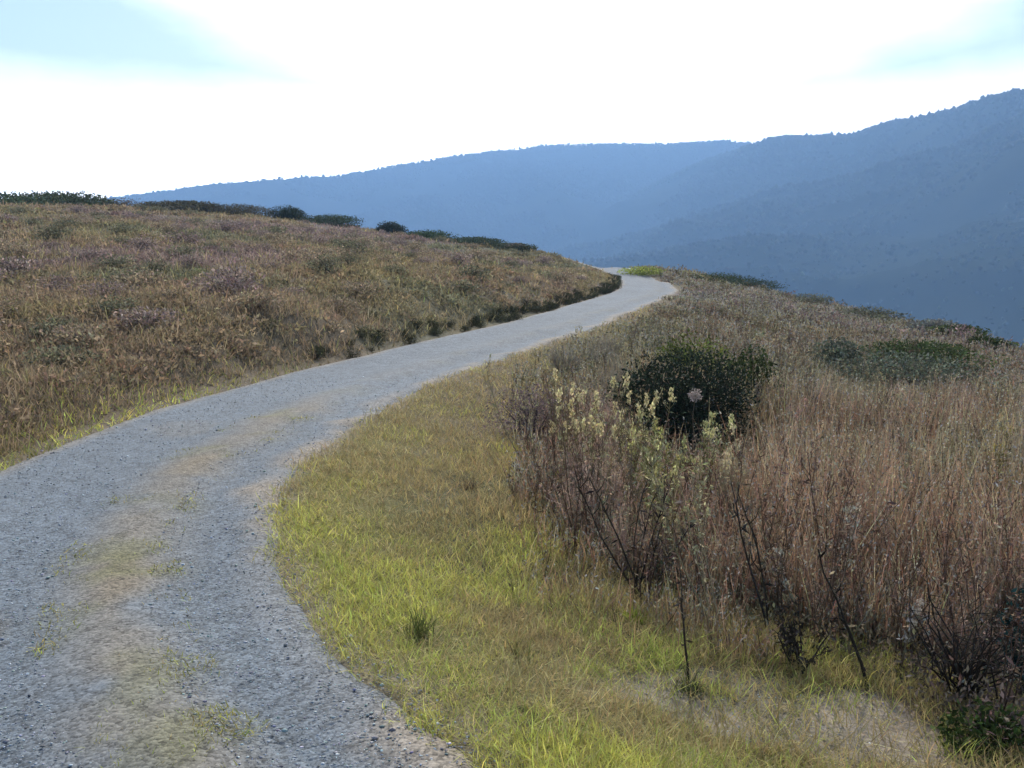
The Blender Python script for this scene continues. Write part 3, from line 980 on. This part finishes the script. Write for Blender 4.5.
# ------------------------------------------------------------------ tall dry weeds of the right side
def weed_stem_mesh(h, lean, col, twigs=5, leafy=8, rad=.0045, curve=.12, bud=None):
    acc = Acc()
    a = rng.uniform(0, 6.28)
    c = np.array([math.cos(a), math.sin(a), 0]) * curve * h
    b = np.array([lean[0] * h, lean[1] * h, h])
    t = np.linspace(0, 1, 7)
    pts = b[None] * t[:, None] + c[None] * (t * (1 - t) * 2)[:, None] + rng.normal(0, .006, (7, 3)) * t[:, None]
    pts[0] = (0, 0, -.04)
    acc.tube(pts, np.interp(t, [0, 1], [rad, rad * .35]), col, 5)
    tips = [pts[-1]]
    for k in range(twigs):
        tt = rng.uniform(.4, .95); p = np.array([np.interp(tt, t, pts[:, j]) for j in range(3)])
        an = rng.uniform(0, 6.28); ln = h * rng.uniform(.08, .24) * (1.2 - tt * .6)
        q = p + np.array([math.cos(an) * .45, math.sin(an) * .45, .9]) * ln
        m = (p + q) / 2 + np.array([math.cos(an), math.sin(an), -.2]) * ln * .12
        acc.tube([p, m, q], [rad * .5, rad * .4, rad * .22], col, 4)
        tips.append(q)
    if leafy:
        tt = rng.uniform(.1, .9, leafy); P = np.stack([np.interp(tt, t, pts[:, j]) for j in range(3)], 1)
        an = rng.uniform(0, 6.28, leafy)
        d = unit(np.stack([np.cos(an), np.sin(an), rng.uniform(-.7, .9, leafy)], 1)); l = rng.uniform(.015, .035, leafy)
        acc.leaves(P + d * l[:, None], d, unit(np.cross(d, rand_unit(leafy))), l, l * .25, jitter(np.asarray(col) * 1.3, leafy, .3))
    if len(tips) > 1 and bud is not None:
        for tp in tips[1:]:
            k = 9; P = tp + rng.normal(0, .010, (k, 3)) + np.array([0, 0, -.008]); d = unit(rng.normal(0, .5, (k, 3)) + np.array([0, 0, .8])); l = rng.uniform(.007, .014, k)
            acc.leaves(P, d, unit(np.cross(d, rand_unit(k))), l, l * .4, jitter(bud, k, .2, .05))
    return acc.mesh('stem'), np.array(tips[:1])


def seed_head_mesh(tips, col, size, n, kind='spike'):
    acc = Acc()
    for tp in tips:
        if kind == 'puff':
            d = rand_unit(n); P = tp + d * size * rng.uniform(.25, 1, (n, 1))
            d = unit(d + rng.normal(0, .5, (n, 3))); b = unit(np.cross(d, rand_unit(n))); s = size * rng.uniform(.10, .22, n)
            acc.leaves(P, d, b, s, s * .45, jitter(col, n, .15, .03))
        else:
            t = rng.uniform(-1.6, .5, n)
            P = tp + np.stack([rng.normal(0, .22, n) * size, rng.normal(0, .22, n) * size, t * size], 1)
            d = unit(np.stack([rng.normal(0, .5, n), rng.normal(0, .5, n), np.ones(n)], 1))
            b = unit(np.cross(d, rand_unit(n))); s = size * rng.uniform(.22, .42, n)
            acc.leaves(P, d, b, s, s * .38, jitter(col, n, .2, .05))
    return acc.mesh('seed_head')


def make_weed(name, label, cat, h, stemcol, headcol, nst=4, spread=.28, head=.03, nhead=14, kind='spike', twigs=5, leafy=8, rad=.0045, curve=.12, headmat=None, heads=True, lean=None):
    o = tag(plant(name, 0, 0, 0), label, cat)
    for k in range(nst):
        hh = h * (1 if k == 0 else rng.uniform(.6, .98))
        ln = (rng.normal(0, spread * .6), rng.normal(0, spread * .6)) if lean is None else (lean[0] + rng.normal(0, .05), lean[1] + rng.normal(0, .05))
        sm, tips = weed_stem_mesh(hh, ln, jitter(stemcol, 1, .15, .03)[0], twigs, leafy, rad * rng.uniform(.8, 1.15), curve, headcol)
        so = link('stem', sm, M_STEM, o, (rng.normal(0, .022), rng.normal(0, .022), 0))
        if heads:
            link('seed_head', seed_head_mesh(tips, headcol, head, nhead, kind), headmat or M_SEED, so)
    return o


def put(o, x, y, rot=None, sc=1.0):
    o.location = (x, y, float(gz(x, y)[0])); o.rotation_euler = (0, 0, rng.uniform(0, 6.28) if rot is None else rot); o.scale = (sc, sc, sc)
    return o


BR = (.19, .15, .10); DKB = (.05, .04, .03); TANH = (.52, .45, .25); PALE = (.55, .50, .42)
RUST = (.26, .17, .12); YEL = (.40, .37, .15)

special = [
    ('tall straw coloured weed with many light heads against the dark evergreen bush', (632, 515), 1.05, dict(stemcol=(.24, .20, .10), headcol=(.60, .53, .29), nst=11, head=.045, nhead=34, twigs=7)),
    ('light olive weed with pale stems in front of the dark woody stalks', (668, 575), .92, dict(stemcol=(.36, .32, .16), headcol=(.50, .46, .22), nst=9, head=.04, nhead=28, twigs=7, leafy=30)),
    ('pale straw weed rising between the leaning dark stalk and the dark evergreen bush', (735, 560), .95, dict(stemcol=(.40, .34, .20), headcol=(.56, .48, .30), nst=9, head=.04, nhead=26, twigs=6)),
    # label, base pixel, height, kwargs
    ('tall weed with one big pale fluffy head in front of the dark evergreen bush', (688, 525), 1.02, dict(stemcol=BR, headcol=(.42, .36, .33), nst=1, lean=(0, 0), curve=.03, head=.055, nhead=320, kind='puff', twigs=0)),
    ('yellow green weed with clusters of pale flower heads below the large dark evergreen bush', (698, 545), .95, dict(stemcol=(.16, .15, .06), headcol=(.50, .49, .24), nst=9, head=.045, nhead=40, twigs=7, leafy=50)),
    ('yellow green leafy weed left of the one with pale flower clusters', (655, 540), .85, dict(stemcol=(.17, .16, .06), headcol=(.42, .40, .16), nst=9, head=.04, nhead=30, twigs=7, leafy=50)),
    ('straw coloured weeds with bright tips left of the large dark evergreen bush', (598, 520), 1.08, dict(stemcol=(.20, .16, .08), headcol=(.66, .57, .32), nst=12, head=.045, nhead=36, twigs=7)),
    ('pale golden weed at the left end of the tall weeds', (578, 500), 1.0, dict(stemcol=(.20, .16, .08), headcol=(.64, .55, .31), nst=11, head=.045, nhead=34, twigs=7)),
    ('cluster of dark bare woody stalks fanning up from the edge of the grass', (640, 600), .80, dict(stemcol=DKB, headcol=BR, nst=7, head=.015, nhead=6, twigs=6, rad=.0065, spread=.45)),
    ('single upright dark stem rising from the green grass in front of the weeds', (690, 685), .50, dict(stemcol=DKB, headcol=BR, nst=1, head=.012, nhead=6, twigs=3, rad=.006, lean=(0, 0), curve=.03)),
    ('curved dark bare stalk leaning left at the front of the brush', (866, 690), .62, dict(stemcol=DKB, headcol=BR, nst=1, head=.012, nhead=5, twigs=4, rad=.0085, lean=(-.42, .1), curve=.0)),
    ('leaning dark stalk in the middle of the brush with few twigs', (772, 640), .78, dict(stemcol=DKB, headcol=BR, nst=2, head=.012, nhead=6, twigs=5, rad=.007, lean=(-.22, .1))),
    ('weed bearing a few white round seed heads at the lower right', (905, 680), .40, dict(stemcol=BR, headcol=(.48, .44, .38), nst=4, head=.022, nhead=110, kind='puff', twigs=2)),
    ('weed with pinkish seed heads to the right of the large dark evergreen bush', (790, 500), 1.0, dict(stemcol=BR, headcol=(.46, .29, .23), nst=4, head=.035, nhead=22, twigs=4)),
    ('yellowish leafy weed by the right edge of the frame, above the dead tangle', (1000, 560), 1.0, dict(stemcol=(.16, .13, .05), headcol=(.36, .29, .10), nst=6, head=.03, nhead=18, twigs=6, leafy=26)),
    ('pale tipped weed left of the curved dark stalk', (815, 640), .80, dict(stemcol=BR, headcol=(.55, .48, .36), nst=3, head=.022, nhead=14, twigs=5)),
    ('dark low clump of broken stalks at the brush foot beside the bare patch', (792, 672), .30, dict(stemcol=DKB, headcol=DKB, nst=9, head=.02, nhead=10, twigs=5, rad=.006, spread=.6)),
]
for lab, (bx, by_), h, kw in special:
    x, y = base_px(bx, by_)
    o = make_weed('dry_weed', lab, 'weed', h, **kw)
    put(o, x, y, 0 if 'lean' in kw else None)

# dead tangle, blue green bush and dark green plant on the right edge
x, y = base_px(965, 700)
o = tag(plant('dead_shrub', x, y), 'dark tangled dead shrub of bare twigs at the lower right', 'shrub')
st = Acc()
for k in range(46):
    a = rng.uniform(0, 6.28); h = rng.uniform(.25, .55); q = rng.uniform(.1, .34)
    p = [np.array([0, 0, -.03]) + rng.normal(0, .02, 3)]
    e = np.array([math.cos(a) * q, math.sin(a) * q, h])
    p += [e * .35 + rng.normal(0, .03, 3), e * .7 + rng.normal(0, .035, 3), e]
    st.tube(p, [.006, .0045, .003, .0012], jitter(DKB, 1, .3)[0], 4)
    for j in range(3):
        b_ = p[2] + (p[3] - p[2]) * rng.random(); st.tube([b_, b_ + rand_unit(1)[0] * rng.uniform(.05, .14)], [.0024, .0009], jitter(DKB, 1, .3)[0], 3)
n = 260; d = rand_unit(n); d[:, 2] = np.abs(d[:, 2]); P = d * np.array([.3, .3, .5]) * rng.uniform(.5, 1, (n, 1))
a = rand_unit(n); st.leaves(P, a, unit(np.cross(a, rand_unit(n))), np.full(n, .012), np.full(n, .005), jitter((.13, .115, .085), n, .5))
link('stem', st.mesh('stem'), M_STEM, o)
x, y = base_px(1040, 690)
o = tag(plant('leafy_shrub', x, y), 'dark blue green leafy shrub cut by the right edge of the frame', 'shrub')
f, s = shrub_meshes(.42, .42, .46, (.018, .045, .042), .018, 1500, 8)
link('foliage', f, M_LEAF, o); link('stem', s, M_STEM, o)
x, y = base_px(1000, 750)
o = tag(plant('leafy_plant', x, y), 'low dark green plant in the bottom right corner', 'plant')
f, s = shrub_meshes(.5, .3, .16, (.05, .075, .02), .016, 900, 8)
link('foliage', f, M_LEAF, o); link('stem', s, M_STEM, o)
x, y = base_px(532, 440)
o = tag(plant('leafless_shrub', x, y), 'purplish grey leafless shrub where the trail verge meets the weeds', 'shrub')
f, s = shrub_meshes(.85, .8, .62, (.155, .115, .115), .014, 2600, 10, stemcol=(.09, .07, .065))
link('foliage', f, M_DRY, o); link('stem', s, M_STEM, o)


def tuft(name, label, px, py, h, n, col, lean=.4):
    x, y = base_px(px, py); acc = Acc()
    b = rng.normal(0, .03, (n, 2))
    blade_set(acc, b[:, 0], b[:, 1], np.zeros(n), None, rng.uniform(.5, 1, n) * h, np.full(n, .006), jitter(col, n, .25), lean)
    o = link(name, acc.mesh(name), M_GRASS, None, (x, y, float(gz(x, y)[0])))
    tag(o, label, 'grass tuft', 'tufts on the verge')


tuft('grass_tuft', 'dark upright grass tuft nearest the trail on the green verge', 418, 638, .19, 70, (.085, .10, .03), .3)
tuft('grass_tuft', 'bright green tuft at the left foot of the dark woody stalks', 636, 625, .17, 120, (.22, .27, .05), .5)
tuft('grass_tuft', 'dark tuft at the foot of the single upright stem', 688, 692, .10, 90, (.06, .07, .03), .7)
tuft('grass_tuft', 'thin upright straw tuft in the middle of the green verge', 520, 660, .17, 40, (.17, .16, .06), .25)
tuft('grass_tuft', 'brown tuft farther up the verge towards the weeds', 470, 490, .16, 70, (.13, .10, .06), .5)

# twiggy brush clumps
def twiggy(label, h, wd, col):
    o = tag(plant('twiggy_shrub', 0, 0, 0), label, 'shrub')
    st = Acc(); fo = Acc(); n = 70
    b = rng.normal(0, .05, (n, 2)) * wd / .3
    an = rng.uniform(0, 6.28, n); q = np.sqrt(rng.random(n)) * wd
    hh = h * rng.uniform(.55, 1.0, n) * (1 - .35 * (q / wd) ** 2)
    base = np.stack([b[:, 0], b[:, 1], np.full(n, -.05)], 1); tip = np.stack([np.cos(an) * q, np.sin(an) * q, hh], 1)
    c = jitter(col, n, .25, .05)
    bow = np.stack([np.cos(an) * .05, np.sin(an) * .05, np.zeros(n)], 1)
    st.sticks(base, tip, bow, rng.uniform(.0025, .0055, n), c)
    m = 4; t = rng.uniform(.35, .95, (n, m)); P = (base[:, None] + (tip - base)[:, None] * t[..., None] + bow[:, None] * (1 - (2 * t - 1) ** 2)[..., None]).reshape(-1, 3)
    k = len(P); d = unit(rng.normal(0, .5, (k, 3)) + np.array([0, 0, .75])); E = P + d * rng.uniform(.06, .2, (k, 1))
    st.sticks(P, E, rng.normal(0, .008, (k, 3)), rng.uniform(.0012, .0024, k), np.repeat(c, m, 0))
    L = np.concatenate([E, P + (E - P) * rng.random((k, 1))]); k = len(L); d = rand_unit(k); l = rng.uniform(.006, .015, k)
    fo.leaves(L, d, unit(np.cross(d, rand_unit(k))), l, l * .4, jitter(np.asarray(col) * .9, k, .25, .05))
    link('stem', st.mesh('stem'), M_STEM, o); link('foliage', fo.mesh('foliage'), M_DRY, o)
    return o


tw = [('pinkish brown twiggy shrub in the brush right of the trail', 'pinkish brown twiggy shrubs in the brush', (.40, .285, .215)),
      ('greyish brown twiggy shrub in the brush right of the trail', 'greyish brown twiggy shrubs in the brush', (.31, .27, .20))]
tp = []
for lab, grp, c in tw:
    for v in range(3):
        o = twiggy(lab, [.72, .85, .6][v], [.26, .32, .3][v], c); o['group'] = grp; tp.append(o)
tused = [False] * len(tp)
x, y, r = scatter(3000, 4.6, 17, 3, 29); s = road_uv(x, y)
lim = np.clip(2.70 - .1 * np.clip(y - 4, 0, 40), 1.25, 3) + .55
pts = []
for i in range(len(x)):
    if s[i] < lim[i] or (abs(x[i] / y[i] - .181) < .09 and 7 < y[i] < 12.5): continue
    if any((x[i] - a) ** 2 + (y[i] - b) ** 2 < (.34 + .03 * r[i]) ** 2 for a, b in pts): continue
    if any(math.hypot(x[i] - a, y[i] - b) < .45 for a, b in [base_px(*p) for p in ((866, 690), (965, 700), (640, 600), (772, 640), (905, 680))]): continue
    pts.append((x[i], y[i])); k = (0 if fbm(x[i:i + 1], y[i:i + 1], 2.2, 151)[0] < .52 else 3) + int(rng.integers(0, 3))
    o = tp[k] if not tused[k] else copy_tree(tp[k]); tused[k] = True
    put(o, x[i], y[i], None, rng.uniform(.75, 1.1))
    if len(pts) >= 75: break
for k in range(len(tp)):
    if not tused[k]:
        for ch in list(tp[k].children): bpy.data.objects.remove(ch)
        bpy.data.objects.remove(tp[k])

# generic dry weeds, three colour classes, copies of a few plants
classes = [
    ('brown dry weed standing in the thicket right of the trail', 'brown dry weeds in the thicket', BR, (.22, .175, .11)),
    ('rust coloured dry weed standing in the thicket right of the trail', 'rust coloured weeds in the thicket', (.12, .075, .05), RUST),
    ('tan headed dry weed standing in the thicket right of the trail', 'tan headed weeds in the thicket', (.27, .22, .125), TANH)]
protos = []
for lab, grp, sc_, hc in classes:
    for v in range(4):
        o = make_weed('dry_weed', lab, 'weed', [.75, .9, 1.0, .66][v], sc_, hc, nst=[3, 4, 4, 5][v], head=.028, nhead=12, twigs=5, leafy=10)
        o['group'] = grp; protos.append(o)
used = [False] * len(protos)
x, y, r = scatter(4000, 4.3, 24, 1, 29); s = road_uv(x, y)
lim = np.clip(2.70 - .1 * np.clip(y - 4, 0, 40), 1.25, 3) + .3
cn = fbm(x, y, 2.2, 151)
pts = []; cnt = 0
for i in range(len(x)):
    if s[i] < lim[i] + (.7 if y[i] > 10 else 0) or np.hypot((x[i] - BARE[0]) / .9, (y[i] - BARE[1]) / .55) < 1: continue
    if any((x[i] - a) ** 2 + (y[i] - b) ** 2 < (.12 + .022 * r[i]) ** 2 for a, b in pts): continue
    # keep the sight line to the evergreen bush free of tall plants
    if abs(x[i] / y[i] - .181) < .085 and 8 < y[i] < 12.5: continue
    pts.append((x[i], y[i]))
    c = 1 if cn[i] < .46 else (0 if rng.random() < .5 else 2)
    if rng.random() < .2: c = int(rng.integers(0, 3))
    k = c * 4 + int(rng.integers(0, 4))
    o = protos[k] if not used[k] else copy_tree(protos[k]); used[k] = True
    put(o, x[i], y[i], None, rng.uniform(.62, 1.0))
    cnt += 1
    if cnt >= 190: break

# ------------------------------------------------------------------ haze, sky, sun
def haze():
    x0, x1, y0, y1, z0, z1 = -3740, 3740, -3740, 3740, min(v.co.z for v in bpy.data.meshes['hills'].vertices) - 1, HIGH + 3
    V = np.array([(x0, y0, z0), (x1, y0, z0), (x1, y1, z0), (x0, y1, z0), (x0, y0, z1), (x1, y0, z1), (x1, y1, z1), (x0, y1, z1)], float)
    Q = np.array([(0, 3, 2, 1), (4, 5, 6, 7), (0, 1, 5, 4), (1, 2, 6, 5), (2, 3, 7, 6), (3, 0, 4, 7)])
    m = bpy.data.materials.new('hazy_air'); nt, out = nodes(m)
    v = N(nt, 'ShaderNodeVolumePrincipled')
    v.inputs['Color'].default_value = (.37, .62, 1.0, 1); v.inputs['Density'].default_value = HAZE
    v.inputs['Anisotropy'].default_value = 0.0
    nt.links.new(v.outputs[0], out.inputs['Volume'])
    tag(link('haze', mesh_from('haze', V, Q), m), kind='stuff')


HAZE = 0.00040
HIGH = max(max(v.co.z for v in bpy.data.meshes[k].vertices) for k in ('hills', 'distant_forest', 'ground'))
print('HIGH', HIGH)
haze()

SUN_AZ = R(3); SUN_EL = R(38)                 # ahead and a little to the left
ld = bpy.data.lights.new('sun', 'SUN'); ld.energy = 2.7; ld.angle = R(2.0); ld.color = (1.0, .93, .82)
lo = bpy.data.objects.new('sun', ld); COL.objects.link(lo)
from mathutils import Vector
sd = Vector((math.sin(SUN_AZ) * math.cos(SUN_EL), math.cos(SUN_AZ) * math.cos(SUN_EL), math.sin(SUN_EL)))
lo.rotation_euler = sd.to_track_quat('Z', 'Y').to_euler()

def veil(nt, sky, bg):
    """thin bright cloud: thickest round the sun and near the horizon, with clear gaps of blue"""
    tc = nt.nodes.new('ShaderNodeTexCoord')
    no = nt.nodes.new('ShaderNodeTexNoise'); no.inputs['Scale'].default_value = 2.3; no.inputs['Detail'].default_value = 6; no.inputs['Roughness'].default_value = .6
    mpg = nt.nodes.new('ShaderNodeMapping'); mpg.inputs['Scale'].default_value = (1, 1, 2.6); mpg.inputs['Location'].default_value = (5.5, 5.5, 8.0)
    nt.links.new(tc.outputs['Generated'], mpg.inputs['Vector']); nt.links.new(mpg.outputs[0], no.inputs['Vector'])
    dt = nt.nodes.new('ShaderNodeVectorMath'); dt.operation = 'DOT_PRODUCT'; dt.inputs[1].default_value = tuple(sd)
    nt.links.new(tc.outputs['Generated'], dt.inputs[0])
    a = nt.nodes.new('ShaderNodeMapRange'); a.interpolation_type = 'SMOOTHSTEP'
    a.inputs[1].default_value = .79; a.inputs[2].default_value = .90; a.inputs[3].default_value = -.14; a.inputs[4].default_value = 1.0
    nt.links.new(dt.outputs['Value'], a.inputs[0])
    sp = nt.nodes.new('ShaderNodeSeparateXYZ'); nt.links.new(tc.outputs['Generated'], sp.inputs[0])
    h = nt.nodes.new('ShaderNodeMapRange'); h.interpolation_type = 'SMOOTHSTEP'
    h.inputs[1].default_value = .16; h.inputs[2].default_value = .0; h.inputs[3].default_value = -.14; h.inputs[4].default_value = 1.6
    nt.links.new(sp.outputs['Z'], h.inputs[0])
    mx = nt.nodes.new('ShaderNodeMath'); mx.operation = 'MAXIMUM'; nt.links.new(a.outputs[0], mx.inputs[0]); nt.links.new(h.outputs[0], mx.inputs[1])
    n2 = nt.nodes.new('ShaderNodeMath'); n2.operation = 'MULTIPLY_ADD'; n2.inputs[1].default_value = 1.1; n2.inputs[2].default_value = -.5
    nt.links.new(no.outputs['Fac'], n2.inputs[0])
    ad = nt.nodes.new('ShaderNodeMath'); ad.operation = 'ADD'; ad.use_clamp = True; nt.links.new(mx.outputs[0], ad.inputs[0]); nt.links.new(n2.outputs[0], ad.inputs[1])
    mix = nt.nodes.new('ShaderNodeMixRGB'); nt.links.new(ad.outputs[0], mix.inputs[0]); nt.links.new(sky.outputs[0], mix.inputs[1]); cb = nt.nodes.new('ShaderNodeMapRange'); cb.interpolation_type = 'SMOOTHSTEP'
    cb.inputs[1].default_value = .10; cb.inputs[2].default_value = .0; cb.inputs[3].default_value = CLOUD; cb.inputs[4].default_value = CLOUD * 2.0
    nt.links.new(sp.outputs['Z'], cb.inputs[0]); nt.links.new(cb.outputs[0], mix.inputs[2])
    nt.links.new(mix.outputs[0], bg.inputs['Color'])


CLOUD = 23.0
w = bpy.data.worlds.new('World'); scene.world = w; w.use_nodes = True
nt = w.node_tree; nt.nodes.clear()
out = nt.nodes.new('ShaderNodeOutputWorld'); bg = nt.nodes.new('ShaderNodeBackground'); bg.inputs['Strength'].default_value = .09
sky = nt.nodes.new('ShaderNodeTexSky'); sky.sky_type = 'NISHITA'; sky.sun_disc = False
sky.sun_elevation = SUN_EL; sky.sun_rotation = SUN_AZ; sky.dust_density = 0.6; sky.air_density = 1.0; sky.altitude = 300
veil(nt, sky, bg); nt.links.new(bg.outputs[0], out.inputs['Surface'])

vs = scene.view_settings
vs.view_transform = 'Standard'; vs.look = 'None'; vs.gamma = 1.0; vs.use_curve_mapping = False
vs.exposure = 0.75
scene.cycles.use_denoising = True
scene.cycles.max_bounces = 6; scene.cycles.volume_bounces = 1; scene.cycles.transparent_max_bounces = 8
scene.cycles.diffuse_bounces = 3
